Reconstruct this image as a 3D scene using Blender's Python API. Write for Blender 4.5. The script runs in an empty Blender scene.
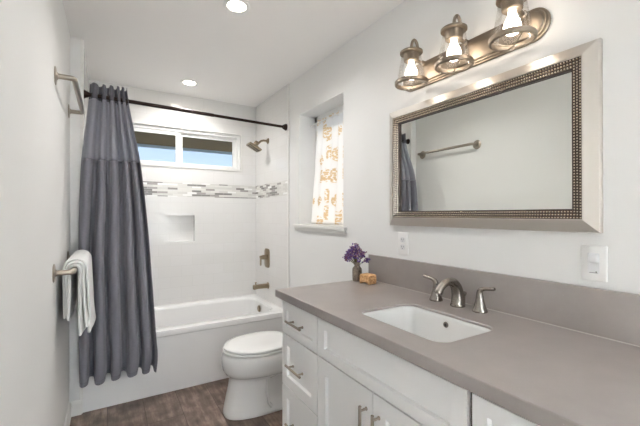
import bpy, bmesh, math, random
from mathutils import Vector, Matrix, noise
random.seed(7)
S = bpy.context.scene
COL = S.collection
PI = math.pi
H = 1.305                                        # eye height

# ------------------------------------------------------------ camera
cd = bpy.data.cameras.new('camera'); cam = bpy.data.objects.new('camera', cd); COL.objects.link(cam)
cd.sensor_fit = 'HORIZONTAL'; cd.sensor_width = 36; cd.lens = 352.44/640*36
cd.clip_start = 0.02; cd.clip_end = 200
cam.location = (0, 0, H)
cam.rotation_euler = (math.radians(90+0.27), 0, math.radians(-31.045))
S.camera = cam
# ------------------------------------------------------------ view
S.view_settings.view_transform = 'Standard'; S.view_settings.look = 'None'
S.view_settings.gamma = 1; S.view_settings.use_curve_mapping = False
S.view_settings.exposure = 1.19
# ------------------------------------------------------------ world
W = bpy.data.worlds.new('world'); S.world = W; W.use_nodes = True
nt = W.node_tree; nt.nodes.clear()
wo = nt.nodes.new('ShaderNodeOutputWorld'); bg = nt.nodes.new('ShaderNodeBackground')
tc = nt.nodes.new('ShaderNodeTexCoord'); sx = nt.nodes.new('ShaderNodeSeparateXYZ'); rp = nt.nodes.new('ShaderNodeValToRGB')
rp.color_ramp.elements[0].position = 0.0; rp.color_ramp.elements[0].color = (.72, .87, 1, 1)
rp.color_ramp.elements[1].position = 0.45; rp.color_ramp.elements[1].color = (.22, .47, .92, 1)
nt.links.new(tc.outputs['Generated'], sx.inputs[0]); nt.links.new(sx.outputs['Z'], rp.inputs[0])
nt.links.new(rp.outputs[0], bg.inputs[0]); bg.inputs[1].default_value = .52
nt.links.new(bg.outputs[0], wo.inputs[0])
# ------------------------------------------------------------ sun and large lights
def light(name, kind, loc, energy, color=(1, 1, 1), rot=(0, 0, 0), **kw):
    l = bpy.data.lights.new(name, kind); l.energy = energy; l.color = color
    for k, v in kw.items(): setattr(l, k, v)
    o = bpy.data.objects.new(name, l); COL.objects.link(o); o.location = loc; o.rotation_euler = rot
    return o
light('sun', 'SUN', (4, 1, 5), 2.6, (1, .96, .90), (0, math.radians(52), math.radians(-8)), angle=.02)
FILL_W = 1550.0
# added fill light behind the viewer, brightens the room evenly
light('viewer_fill', 'AREA', (0.28, -2.25, .72), FILL_W, (.90, .955, 1), (math.radians(90), 0, PI), shape='RECTANGLE', size=1.3, size_y=1.5)
CAN_W = 5.6
BULB = 5.5

# ------------------------------------------------------------ materials
def nodes(name):
    m = bpy.data.materials.new(name); m.use_nodes = True
    return m, m.node_tree, m.node_tree.nodes['Principled BSDF']
def lin(c):
    return tuple(((v/255+.055)/1.055)**2.4 if v/255 > .04045 else v/255/12.92 for v in c)+(1,)
def mat(name, rgb, rough=.5, metal=0, bump=0, bscale=200, var=0, vscale=8, coat=0, spec=None, aniso=None):
    m, t, b = nodes(name); c = lin(rgb)
    b.inputs['Base Color'].default_value = c; b.inputs['Roughness'].default_value = rough; b.inputs['Metallic'].default_value = metal
    if coat: b.inputs['Coat Weight'].default_value = coat; b.inputs['Coat Roughness'].default_value = .08
    if spec is not None: b.inputs['Specular IOR Level'].default_value = spec
    g = t.nodes.new('ShaderNodeNewGeometry')
    if var:
        n = t.nodes.new('ShaderNodeTexNoise'); n.inputs['Scale'].default_value = vscale; n.inputs['Detail'].default_value = 6
        t.links.new(g.outputs['Position'], n.inputs['Vector'])
        r = t.nodes.new('ShaderNodeValToRGB'); r.color_ramp.elements[0].position = .3; r.color_ramp.elements[1].position = .7
        r.color_ramp.elements[0].color = tuple(x*(1-var) for x in c[:3])+(1,); r.color_ramp.elements[1].color = tuple(min(1, x*(1+var)) for x in c[:3])+(1,)
        t.links.new(n.outputs[0], r.inputs[0]); t.links.new(r.outputs[0], b.inputs['Base Color'])
    if bump:
        n = t.nodes.new('ShaderNodeTexNoise'); n.inputs['Scale'].default_value = bscale; n.inputs['Detail'].default_value = 3
        t.links.new(g.outputs['Position'], n.inputs['Vector'])
        bp = t.nodes.new('ShaderNodeBump'); bp.inputs['Strength'].default_value = bump; bp.inputs['Distance'].default_value = .002
        t.links.new(n.outputs[0], bp.inputs['Height']); t.links.new(bp.outputs[0], b.inputs['Normal'])
    return m
def emis(name, rgb, s):
    m, t, b = nodes(name); b.inputs['Base Color'].default_value = (1, 1, 1, 1)
    b.inputs['Emission Color'].default_value = lin(rgb); b.inputs['Emission Strength'].default_value = s
    return m
def thin_glass(name, tint=(1, 1, 1), refl=.9):
    m = bpy.data.materials.new(name); m.use_nodes = True; t = m.node_tree; t.nodes.clear()
    o = t.nodes.new('ShaderNodeOutputMaterial'); mx = t.nodes.new('ShaderNodeMixShader')
    tr = t.nodes.new('ShaderNodeBsdfTransparent'); tr.inputs[0].default_value = (*tint, 1)
    gl = t.nodes.new('ShaderNodeBsdfGlossy'); gl.inputs['Roughness'].default_value = .03
    fr = t.nodes.new('ShaderNodeFresnel'); fr.inputs[0].default_value = 1.45
    mu = t.nodes.new('ShaderNodeMath'); mu.operation = 'MULTIPLY'; mu.inputs[1].default_value = refl
    t.links.new(fr.outputs[0], mu.inputs[0]); t.links.new(mu.outputs[0], mx.inputs[0])
    t.links.new(tr.outputs[0], mx.inputs[1]); t.links.new(gl.outputs[0], mx.inputs[2]); t.links.new(mx.outputs[0], o.inputs[0])
    return m
def cloth(name, rgb, trans=.25, weave=.25, scale=900, transp=0):
    m, t, b = nodes(name); c = lin(rgb)
    b.inputs['Base Color'].default_value = c; b.inputs['Roughness'].default_value = .85
    b.inputs['Sheen Weight'].default_value = .2
    out = t.nodes['Material Output']
    tl = t.nodes.new('ShaderNodeBsdfTranslucent'); tl.inputs[0].default_value = c
    mx = t.nodes.new('ShaderNodeMixShader'); mx.inputs[0].default_value = trans
    t.links.new(b.outputs[0], mx.inputs[1]); t.links.new(tl.outputs[0], mx.inputs[2])
    last = mx
    if transp:
        tp = t.nodes.new('ShaderNodeBsdfTransparent'); m2 = t.nodes.new('ShaderNodeMixShader'); m2.inputs[0].default_value = transp
        t.links.new(mx.outputs[0], m2.inputs[1]); t.links.new(tp.outputs[0], m2.inputs[2]); last = m2
    t.links.new(last.outputs[0], out.inputs[0])
    g = t.nodes.new('ShaderNodeNewGeometry'); n = t.nodes.new('ShaderNodeTexNoise'); n.inputs['Scale'].default_value = scale
    t.links.new(g.outputs['Position'], n.inputs['Vector'])
    bp = t.nodes.new('ShaderNodeBump'); bp.inputs['Strength'].default_value = weave; bp.inputs['Distance'].default_value = .001
    t.links.new(n.outputs[0], bp.inputs['Height']); t.links.new(bp.outputs[0], b.inputs['Normal'])
    return m
def tile_mat(name, axis):
    """glossy white wall tile with hairline grout and a mosaic strip between z 1.477 and 1.612"""
    m, t, b = nodes(name); L = t.links; N = t.nodes.new
    g = N('ShaderNodeNewGeometry'); s = N('ShaderNodeSeparateXYZ'); c = N('ShaderNodeCombineXYZ')
    L.new(g.outputs['Position'], s.inputs[0]); L.new(s.outputs[axis], c.inputs[0]); L.new(s.outputs['Z'], c.inputs[1])
    def brick(w, h, mortar, c1, c2, mc):
        k = N('ShaderNodeTexBrick'); k.inputs['Scale'].default_value = 1; k.inputs['Brick Width'].default_value = w; k.inputs['Row Height'].default_value = h
        k.inputs['Mortar Size'].default_value = mortar; k.inputs['Mortar Smooth'].default_value = .2
        k.inputs['Color1'].default_value = c1; k.inputs['Color2'].default_value = c2; k.inputs['Mortar'].default_value = mc; k.inputs['Bias'].default_value = 0
        L.new(c.outputs[0], k.inputs['Vector']); return k
    wall = brick(.203, .1016, .0012, lin((232, 231, 228)), lin((234, 233, 231)), lin((224, 223, 220)))
    mos = brick(.088, .0193, .0009, (0, 0, 0, 1), (1, 1, 1, 1), (.55, .55, .55, 1))
    r = N('ShaderNodeValToRGB'); r.color_ramp.interpolation = 'CONSTANT'; e = r.color_ramp.elements
    e[0].position = 0; e[0].color = lin((134, 131, 128)); e[1].position = .17; e[1].color = lin((165, 161, 157))
    for p_, cc in ((.30, (222, 221, 216)), (.52, (214, 213, 208)), (.70, (228, 227, 222)), (.90, (246, 246, 244))):
        q = e.new(p_); q.color = lin(cc)
    L.new(mos.outputs['Color'], r.inputs[0])
    a1 = N('ShaderNodeMath'); a1.operation = 'GREATER_THAN'; a1.inputs[1].default_value = 1.477
    a2 = N('ShaderNodeMath'); a2.operation = 'LESS_THAN'; a2.inputs[1].default_value = 1.612
    a3 = N('ShaderNodeMath'); a3.operation = 'MULTIPLY'
    L.new(s.outputs['Z'], a1.inputs[0]); L.new(s.outputs['Z'], a2.inputs[0]); L.new(a1.outputs[0], a3.inputs[0]); L.new(a2.outputs[0], a3.inputs[1])
    mx = N('ShaderNodeMix'); mx.data_type = 'RGBA'
    L.new(a3.outputs[0], mx.inputs[0]); L.new(wall.outputs['Color'], mx.inputs[6]); L.new(r.outputs[0], mx.inputs[7])
    L.new(mx.outputs[2], b.inputs['Base Color'])
    b.inputs['Roughness'].default_value = .16
    bp = N('ShaderNodeBump'); bp.inputs['Strength'].default_value = .25; bp.inputs['Distance'].default_value = .001; bp.invert = True
    L.new(wall.outputs['Fac'], bp.inputs['Height']); L.new(bp.outputs[0], b.inputs['Normal'])
    return m
def floor_mat():
    m, t, b = nodes('wood_floor'); L = t.links; N = t.nodes.new
    g = N('ShaderNodeNewGeometry'); s = N('ShaderNodeSeparateXYZ'); c = N('ShaderNodeCombineXYZ')
    L.new(g.outputs['Position'], s.inputs[0]); L.new(s.outputs['Y'], c.inputs[0]); L.new(s.outputs['X'], c.inputs[1])
    k = N('ShaderNodeTexBrick'); k.inputs['Scale'].default_value = 1; k.inputs['Brick Width'].default_value = 1.22; k.inputs['Row Height'].default_value = .215
    k.inputs['Mortar Size'].default_value = .0014; k.offset = .37; k.inputs['Bias'].default_value = 0
    k.inputs['Color1'].default_value = (0, 0, 0, 1); k.inputs['Color2'].default_value = (1, 1, 1, 1); k.inputs['Mortar'].default_value = (.3, .3, .3, 1)
    L.new(c.outputs[0], k.inputs['Vector'])
    mp = N('ShaderNodeMapping'); mp.inputs['Scale'].default_value = (30, 5, 1); L.new(g.outputs['Position'], mp.inputs[0])
    ad = N('ShaderNodeVectorMath'); ad.operation = 'ADD'; L.new(mp.outputs[0], ad.inputs[0])
    sc = N('ShaderNodeVectorMath'); sc.operation = 'SCALE'; sc.inputs['Scale'].default_value = 13; L.new(k.outputs['Color'], sc.inputs[0]); L.new(sc.outputs[0], ad.inputs[1])
    n = N('ShaderNodeTexNoise'); n.inputs['Scale'].default_value = 1; n.inputs['Detail'].default_value = 8; n.inputs['Roughness'].default_value = .65; L.new(ad.outputs[0], n.inputs['Vector'])
    n2 = N('ShaderNodeTexNoise'); n2.inputs['Scale'].default_value = 9; n2.inputs['Detail'].default_value = 6; L.new(g.outputs['Position'], n2.inputs['Vector'])
    r = N('ShaderNodeValToRGB'); e = r.color_ramp.elements
    e[0].position = .36; e[0].color = lin((78, 64, 55)); e[1].position = .66; e[1].color = lin((160, 142, 129))
    q = e.new(.5); q.color = lin((115, 97, 86))
    av = N('ShaderNodeMath'); av.operation = 'MULTIPLY_ADD'; av.inputs[1].default_value = .55; L.new(n.outputs[0], av.inputs[0])
    h2 = N('ShaderNodeMath'); h2.operation = 'MULTIPLY'; h2.inputs[1].default_value = .45; L.new(n2.outputs[0], h2.inputs[0]); L.new(h2.outputs[0], av.inputs[2])
    L.new(av.outputs[0], r.inputs[0])
    mr = N('ShaderNodeMapRange'); mr.inputs['To Min'].default_value = .82; mr.inputs['To Max'].default_value = 1.15; L.new(k.outputs['Color'], mr.inputs['Value'])
    mu = N('ShaderNodeVectorMath'); mu.operation = 'SCALE'; L.new(r.outputs[0], mu.inputs[0]); L.new(mr.outputs[0], mu.inputs['Scale'])
    mo = N('ShaderNodeMix'); mo.data_type = 'RGBA'; L.new(k.outputs['Fac'], mo.inputs[0]); L.new(mu.outputs[0], mo.inputs[6]); mo.inputs[7].default_value = lin((58, 47, 41))
    L.new(mo.outputs[2], b.inputs['Base Color']); b.inputs['Roughness'].default_value = .5
    bp = N('ShaderNodeBump'); bp.inputs['Strength'].default_value = .2; bp.inputs['Distance'].default_value = .002; L.new(n.outputs[0], bp.inputs['Height']); L.new(bp.outputs[0], b.inputs['Normal'])
    return m
def brushed(name, rgb, rough=.3, stretch=(4, 4, 260), amt=.14):
    m, t, b = nodes(name); b.inputs['Base Color'].default_value = lin(rgb); b.inputs['Metallic'].default_value = 1
    g = t.nodes.new('ShaderNodeNewGeometry'); mp = t.nodes.new('ShaderNodeMapping'); mp.inputs['Scale'].default_value = stretch
    n = t.nodes.new('ShaderNodeTexNoise'); n.inputs['Scale'].default_value = 1; n.inputs['Detail'].default_value = 4
    r = t.nodes.new('ShaderNodeMapRange'); r.inputs['To Min'].default_value = rough-amt/2; r.inputs['To Max'].default_value = rough+amt/2
    t.links.new(g.outputs['Position'], mp.inputs[0]); t.links.new(mp.outputs[0], n.inputs['Vector']); t.links.new(n.outputs[0], r.inputs[0]); t.links.new(r.outputs[0], b.inputs['Roughness'])
    return m
def quartz():
    m, t, b = nodes('grey_quartz'); L = t.links; N = t.nodes.new
    g = N('ShaderNodeNewGeometry')
    n = N('ShaderNodeTexNoise'); n.inputs['Scale'].default_value = 5; n.inputs['Detail'].default_value = 7; n.inputs['Roughness'].default_value = .6; L.new(g.outputs['Position'], n.inputs['Vector'])
    v = N('ShaderNodeTexVoronoi'); v.inputs['Scale'].default_value = 55; L.new(g.outputs['Position'], v.inputs['Vector'])
    r = N('ShaderNodeValToRGB'); e = r.color_ramp.elements
    e[0].position = .3; e[0].color = lin((150, 143, 139)); e[1].position = .7; e[1].color = lin((162, 155, 151)); L.new(n.outputs[0], r.inputs[0])
    lt = N('ShaderNodeMath'); lt.operation = 'LESS_THAN'; lt.inputs[1].default_value = .07; L.new(v.outputs['Distance'], lt.inputs[0])
    ml = N('ShaderNodeMath'); ml.operation = 'MULTIPLY'; ml.inputs[1].default_value = .4; L.new(lt.outputs[0], ml.inputs[0])
    mx = N('ShaderNodeMix'); mx.data_type = 'RGBA'; L.new(ml.outputs[0], mx.inputs[0]); L.new(r.outputs[0], mx.inputs[6]); mx.inputs[7].default_value = lin((185, 178, 172))
    L.new(mx.outputs[2], b.inputs['Base Color']); b.inputs['Roughness'].default_value = .3
    return m
def printed_cloth():
    """white sheer window curtain printed with ochre sprigs"""
    m, t, b = nodes('floral_print_cloth'); L = t.links; N = t.nodes.new
    u = N('ShaderNodeTexCoord'); mp = N('ShaderNodeMapping'); mp.inputs['Scale'].default_value = (5.2, 5.0, 1); L.new(u.outputs['UV'], mp.inputs[0])
    v = N('ShaderNodeTexVoronoi'); v.inputs['Scale'].default_value = 1; v.inputs['Randomness'].default_value = .55; v.voronoi_dimensions = '2D'; L.new(mp.outputs[0], v.inputs['Vector'])
    r = N('ShaderNodeMath'); r.operation = 'LESS_THAN'; r.inputs[1].default_value = .33; L.new(v.outputs['Distance'], r.inputs[0])
    mp2 = N('ShaderNodeMapping'); mp2.inputs['Scale'].default_value = (38, 60, 1); L.new(u.outputs['UV'], mp2.inputs[0])
    v2 = N('ShaderNodeTexVoronoi'); v2.voronoi_dimensions = '2D'; v2.inputs['Scale'].default_value = 1; L.new(mp2.outputs[0], v2.inputs['Vector'])
    r2 = N('ShaderNodeMath'); r2.operation = 'LESS_THAN'; r2.inputs[1].default_value = .48; L.new(v2.outputs['Distance'], r2.inputs[0])
    mu = N('ShaderNodeMath'); mu.operation = 'MULTIPLY'; L.new(r.outputs[0], mu.inputs[0]); L.new(r2.outputs[0], mu.inputs[1])
    mx = N('ShaderNodeMix'); mx.data_type = 'RGBA'; L.new(mu.outputs[0], mx.inputs[0]); mx.inputs[6].default_value = lin((246, 245, 243)); mx.inputs[7].default_value = lin((230, 209, 172))
    L.new(mx.outputs[2], b.inputs['Base Color']); b.inputs['Roughness'].default_value = .9
    tl = N('ShaderNodeBsdfTranslucent'); L.new(mx.outputs[2], tl.inputs[0])
    ms = N('ShaderNodeMixShader'); ms.inputs[0].default_value = .6; L.new(b.outputs[0], ms.inputs[1]); L.new(tl.outputs[0], ms.inputs[2])
    L.new(ms.outputs[0], t.nodes['Material Output'].inputs[0])
    return m
def burl():
    m, t, b = nodes('carved_orange_wood'); L = t.links; N = t.nodes.new
    g = N('ShaderNodeNewGeometry'); n = N('ShaderNodeTexNoise'); n.inputs['Scale'].default_value = 60; n.inputs['Detail'].default_value = 5; n.inputs['Distortion'].default_value = 2; L.new(g.outputs['Position'], n.inputs['Vector'])
    r = N('ShaderNodeValToRGB'); e = r.color_ramp.elements
    e[0].position = .33; e[0].color = lin((176, 118, 66)); e[1].position = .62; e[1].color = lin((234, 192, 142)); L.new(n.outputs[0], r.inputs[0]); L.new(r.outputs[0], b.inputs['Base Color'])
    b.inputs['Roughness'].default_value = .55
    bp = N('ShaderNodeBump'); bp.inputs['Strength'].default_value = .3; bp.inputs['Distance'].default_value = .002; L.new(n.outputs[0], bp.inputs['Height']); L.new(bp.outputs[0], b.inputs['Normal'])
    return m
def flower_mat():
    m, t, b = nodes('purple_petals'); L = t.links; N = t.nodes.new
    g = N('ShaderNodeNewGeometry'); r = N('ShaderNodeValToRGB'); r.color_ramp.interpolation = 'CONSTANT'; e = r.color_ramp.elements
    e[0].position = 0; e[0].color = lin((84, 62, 118)); e[1].position = .3; e[1].color = lin((112, 88, 146))
    for p_, cc in ((.55, (108, 58, 84)), (.75, (142, 108, 150)), (.9, (176, 150, 150))): q = e.new(p_); q.color = lin(cc)
    L.new(g.outputs['Random Per Island'], r.inputs[0]); L.new(r.outputs[0], b.inputs['Base Color']); b.inputs['Roughness'].default_value = .8
    return m

M = dict(
    wall=mat('wall_paint', (235, 235, 233), .6, bump=.15, bscale=260),
    ceil=mat('ceiling_paint', (246, 245, 243), .8, bump=.1, bscale=200),
    trim=mat('white_trim_paint', (236, 235, 231), .35),
    vinyl=mat('white_vinyl', (240, 240, 238), .3),
    tile_x=tile_mat('white_tile_back', 'X'), tile_y=tile_mat('white_tile_side', 'Y'),
    floor=floor_mat(),
    tub=mat('white_acrylic', (246, 246, 245), .14, coat=.3),
    porcelain=mat('white_porcelain', (240, 240, 238), .08, coat=.5),
    cabinet=mat('white_cabinet_paint', (250, 250, 249), .45),
    dark_gap=mat('cabinet_shadow_gap', (72, 62, 52), .7),
    quartz=quartz(),
    nickel=mat('brushed_nickel', (172, 163, 151), .3, metal=1),
    nickel_dark=mat('satin_nickel', (146, 139, 132), .27, metal=1),
    warm_nickel=mat('warm_nickel', (142, 130, 116), .42, metal=.9),
    shower_nickel=mat('aged_nickel', (152, 138, 118), .3, metal=1),
    frame=mat('champagne_silver', (206, 201, 194), .38, metal=1),
    frame_v=mat('champagne_silver_upright', (206, 201, 194), .38, metal=1),
    bead=mat('silver_beads', (220, 208, 192), .25, metal=1),
    bead_back=mat('bead_ground', (58, 46, 40), .5),
    bronze=mat('oil_rubbed_bronze', (48, 36, 31), .35, metal=.8),
    black=mat('black_plastic', (26, 24, 25), .4),
    mirror=mat('mirror_silver', (236, 238, 234), .005, metal=1),
    pane=thin_glass('window_glass'), shade=thin_glass('clear_glass_shade', (.975, .972, .965), .35),
    curtain=cloth('grey_polyester', (118, 117, 126), .06), sheer=cloth('grey_sheer', (166, 167, 176), .35, transp=.12),
    header=cloth('grey_header_cloth', (98, 97, 105), .05),
    towel=cloth('white_terry', (240, 240, 238), .1, weave=1, scale=420),
    floral=printed_cloth(),
    bulb=emis('bulb_glow', (255, 240, 222), BULB), lens=emis('downlight_lens', (255, 240, 220), 16),
    plastic=mat('white_outlet_plastic', (240, 240, 238), .3), slot=mat('outlet_slot', (70, 68, 66), .6), pad=mat('outlet_insert', (226, 227, 228), .35),
    pewter=mat('mottled_pewter', (134, 124, 112), .35, metal=.7, var=.45, vscale=90, bump=.6, bscale=150),
    burl=burl(), flower=flower_mat(), stem=mat('dry_stem', (104, 98, 62), .8),
    soffit=mat('brown_eave_boards', (116, 99, 66), .8, var=.15, vscale=6), fascia=mat('pale_fascia', (190, 205, 215), .7),
    stucco=mat('pale_stucco', (225, 226, 226), .9), redwood=mat('red_brown_siding', (150, 96, 74), .8, var=.2), leaf=mat('palm_leaf', (92, 128, 70), .6),
    soil=mat('dry_ground', (150, 140, 120), .9, var=.2),
    rubber=mat('dark_rubber', (40, 38, 38), .7), caulk=mat('white_caulk', (200, 195, 190), .4),
)

# ------------------------------------------------------------ mesh helpers
def V(*a): return Vector(a)
class MB:
    def __init__(s): s.bm = bmesh.new()
    def box(s, x0, x1, y0, y1, z0, z1):
        r = bmesh.ops.create_cube(s.bm, size=1)
        bmesh.ops.scale(s.bm, vec=(abs(x1-x0), abs(y1-y0), abs(z1-z0)), verts=r['verts'])
        bmesh.ops.translate(s.bm, vec=((x0+x1)/2, (y0+y1)/2, (z0+z1)/2), verts=r['verts']); return s
    def loft(s, rings, cap0=True, cap1=True, closed=True):
        vs = [[s.bm.verts.new(p) for p in r] for r in rings]
        n = len(vs[0])
        for a, b in zip(vs, vs[1:]):
            for i in range(n if closed else n-1):
                j = (i+1) % n
                s.bm.faces.new((a[i], a[j], b[j], b[i]))
        if cap0: s.bm.faces.new(vs[0][::-1])
        if cap1: s.bm.faces.new(vs[-1])
        return s
    def tube(s, path, r, n=14, caps=True):
        path = [Vector(p) for p in path]; rr = r if isinstance(r, (list, tuple)) else [r]*len(path)
        t0 = (path[1]-path[0]).normalized(); up = V(0, 0, 1) if abs(t0.z) < .9 else V(0, 1, 0)
        nrm = t0.cross(up).normalized(); rings = []
        for i, p in enumerate(path):
            if i == 0: t = t0
            elif i == len(path)-1: t = (path[-1]-path[-2]).normalized()
            else: t = ((path[i]-path[i-1]).normalized()+(path[i+1]-path[i]).normalized()).normalized()
            nrm = (nrm-t*nrm.dot(t)).normalized(); b = t.cross(nrm)
            rings.append([p+(nrm*math.cos(a)+b*math.sin(a))*rr[i] for a in [2*PI*k/n for k in range(n)]])
        return s.loft(rings, caps, caps)
    def lathe(s, prof, c=(0, 0, 0), axis='z', n=32, cap0=False, cap1=False):
        """prof: list of (radius, height along axis)"""
        rings = []
        for r, h in prof:
            r = max(r, 1e-5)
            ring = []
            for k in range(n):
                a = 2*PI*k/n; u, v = r*math.cos(a), r*math.sin(a)
                p = {'z': (u, v, h), 'x': (h, u, v), 'y': (v, h, u)}[axis]
                ring.append(Vector(c)+Vector(p))
            rings.append(ring)
        return s.loft(rings, cap0, cap1)
    def torus(s, c, R, r, axis='z', n=40, m=10, sq=1):
        pr = [(R+r*math.cos(2*PI*k/m), r*sq*math.sin(2*PI*k/m)) for k in range(m+1)]
        return s.lathe(pr, c, axis, n)
    def prism(s, pts, d):
        """pts: closed polygon in 3D, extruded by vector d"""
        d = Vector(d); return s.loft([[Vector(p) for p in pts], [Vector(p)+d for p in pts]])
    def build(s, name, material, parent=None, bevel=0, seg=2, smooth=True, angle=35, subd=0, solid=0, merge=True):
        bm = s.bm
        if merge: bmesh.ops.remove_doubles(bm, verts=bm.verts, dist=1e-6)
        bmesh.ops.recalc_face_normals(bm, faces=bm.faces)
        me = bpy.data.meshes.new(name); 
        if bevel:
            es = [e for e in bm.edges if len(e.link_faces) == 2 and e.calc_face_angle(0) > .6]
            bmesh.ops.bevel(bm, geom=es, offset=bevel, segments=seg, affect='EDGES', clamp_overlap=True, profile=.5)
        bm.to_mesh(me); bm.free()
        me.materials.append(material)
        if smooth:
            me.shade_smooth()
            me.set_sharp_from_angle(angle=math.radians(angle))
        o = bpy.data.objects.new(name, me); COL.objects.link(o)
        if subd: md = o.modifiers.new('s', 'SUBSURF'); md.levels = md.render_levels = subd
        if solid: md = o.modifiers.new('t', 'SOLIDIFY'); md.thickness = solid; md.offset = 0
        if parent: set_parent(o, parent)
        return o
def set_parent(o, p):
    o.parent = p
    if p.type == 'EMPTY': o.matrix_parent_inverse = Matrix.Translation(-p.location)
    return o
def thing(name, label, cat, loc, group=None):
    o = bpy.data.objects.new(name, None); COL.objects.link(o); o.location = loc; o.empty_display_size = .05
    o['label'] = label; o['category'] = cat
    if group: o['group'] = group
    return o
def tag(o, label, cat, group=None, kind=None):
    o['label'] = label; o['category'] = cat
    if group: o['group'] = group
    if kind: o['kind'] = kind
    return o
def struct(o): o['kind'] = 'structure'; return o
def copy_thing(root, delta):
    r = root.copy(); COL.objects.link(r); r.location = root.location+Vector(delta)
    for ch in [o for o in COL.objects if o.parent == root]:
        c = ch.copy(); COL.objects.link(c); c.parent = r
        for g in [o for o in COL.objects if o.parent == ch]:
            d = g.copy(); COL.objects.link(d); d.parent = c
    return r
def rrect(cx, cy, hx, hy, r, n=8):
    pts = []
    for sx_, sy_, a0 in ((1, 1, 0), (-1, 1, PI/2), (-1, -1, PI), (1, -1, 3*PI/2)):
        for k in range(n+1):
            a = a0+PI/2*k/n
            pts.append((cx+sx_*(hx-r)+r*math.cos(a), cy+sy_*(hy-r)+r*math.sin(a)))
    return pts
def rect_match(pts, cx, cy, x0, x1, y0, y1):
    out = []
    for x, y in pts:
        dx, dy = x-cx, y-cy
        t = min(((x1-cx) if dx > 0 else (x0-cx))/dx if abs(dx) > 1e-9 else 1e9, ((y1-cy) if dy > 0 else (y0-cy))/dy if abs(dy) > 1e-9 else 1e9)
        out.append([cx+dx*t, cy+dy*t])
    for c in ((x0, y0), (x0, y1), (x1, y0), (x1, y1)):
        i = min(range(len(out)), key=lambda k: (out[k][0]-c[0])**2+(out[k][1]-c[1])**2); out[i] = list(c)
    return [tuple(o) for o in out]

# ------------------------------------------------------------ room geometry constants
XR, XL, XTL = 1.368, -0.212, -0.145               # right wall, left wall, left end of the tub alcove
YB, YT, YF = 3.596, 2.794, -2.4                   # back wall, tub front, wall behind the viewer
ZC = 2.459
XA = 1.358                                        # tiled face of the alcove's right side
def wall_holes(u0, u1, z0, z1, holes, put):
    """split a wall rectangle around holes; put(u0,u1,z0,z1) for each solid piece"""
    us = sorted({u0, u1, *[h[0] for h in holes], *[h[1] for h in holes]}); zs = sorted({z0, z1, *[h[2] for h in holes], *[h[3] for h in holes]})
    for a, b in zip(us, us[1:]):
        for c, d in zip(zs, zs[1:]):
            m_, n_ = (a+b)/2, (c+d)/2
            if not any(h[0] < m_ < h[1] and h[2] < n_ < h[3] for h in holes): put(a, b, c, d)
def wallmesh(axis, u0, u1, z0, z1, p0, p1, holes=()):
    """a wall with thickness p0..p1 along the other axis, welded into one clean shell"""
    bm = bmesh.new()
    us = sorted({u0, u1, *[h[0] for h in holes], *[h[1] for h in holes]}); zs = sorted({z0, z1, *[h[2] for h in holes], *[h[3] for h in holes]})
    P = (lambda u, p, z: (u, p, z)) if axis == 'x' else (lambda u, p, z: (p, u, z))
    cache = {}
    def vv(u, p, z):
        k = (round(u, 5), round(p, 5), round(z, 5))
        if k not in cache: cache[k] = bm.verts.new(P(u, p, z))
        return cache[k]
    solid = {}
    for i in range(len(us)-1):
        for j in range(len(zs)-1):
            m_, n_ = (us[i]+us[i+1])/2, (zs[j]+zs[j+1])/2
            solid[i, j] = not any(h[0] < m_ < h[1] and h[2] < n_ < h[3] for h in holes)
    for (i, j), s_ in solid.items():
        if not s_: continue
        a, b, c, d = us[i], us[i+1], zs[j], zs[j+1]
        for p in (p0, p1): bm.faces.new((vv(a, p, c), vv(b, p, c), vv(b, p, d), vv(a, p, d)))
        if not solid.get((i-1, j)): bm.faces.new((vv(a, p0, c), vv(a, p1, c), vv(a, p1, d), vv(a, p0, d)))
        if not solid.get((i+1, j)): bm.faces.new((vv(b, p0, c), vv(b, p1, c), vv(b, p1, d), vv(b, p0, d)))
        if not solid.get((i, j-1)): bm.faces.new((vv(a, p0, c), vv(b, p0, c), vv(b, p1, c), vv(a, p1, c)))
        if not solid.get((i, j+1)): bm.faces.new((vv(a, p0, d), vv(b, p0, d), vv(b, p1, d), vv(a, p1, d)))
    m = MB(); m.bm = bm; return m

WB = (-.01, 1.19, 1.772, 2.135)                   # back window opening  x0 x1 z0 z1
NI = (.461, .73, 1.045, 1.297)                    # niche
WS = (1.966, 2.614, 1.222, 2.137)                 # side window opening  y0 y1 z0 z1
struct(MB().box(XL-.15, XR+.25, YF-.15, YB+.2, -.1, 0).build('floor', M['floor'], smooth=False))
# ceiling with round cut-outs is not needed: the downlights are surface trims set just under it
struct(MB().box(XL-.15, XR+.25, YF-.15, YB+.2, ZC, ZC+.12).build('ceiling', M['ceil'], smooth=False))
struct(wallmesh('x', XTL-.2, XR+.25, 0, ZC, YB, YB+.2, [WB, NI]).build('wall_back', M['tile_x'], smooth=False))
struct(MB().box(NI[0]-.02, NI[1]+.02, YB+.055, YB+.075, NI[2]-.02, NI[3]+.02).build('trim_1', M['tile_x'], smooth=False))
struct(wallmesh('y', YF-.15, YB, 0, ZC, XR, XR+.22, [WS]).build('wall_right', M['wall'], smooth=False))
struct(MB().box(XA, XR, YT+.012, YB, .44, ZC).build('wall_alcove_right', M['tile_y'], smooth=False))
struct(MB().box(XA-.003, XR, YT-.004, YT+.012, .0, ZC).build('trim_2', M['trim'], bevel=.002, smooth=False))
struct(MB().box(XL-.15, XL, YF-.15, YT, 0, ZC).build('wall_left', M['wall'], smooth=False))
struct(MB().box(XL-.15, XTL, YT, YB, 0, ZC).build('wall_alcove_left', M['tile_y'], smooth=False))
struct(MB().box(XTL-.012, XTL+.006, YT-.006, YT+.012, .0, ZC).build('trim_3', M['trim'], bevel=.002, smooth=False))
struct(wallmesh('x', XL, XR, 0, ZC, YF-.15, YF, [(-.18, 1.20, 0, 2.08)]).build('wall_front', M['wall'], smooth=False))
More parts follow.
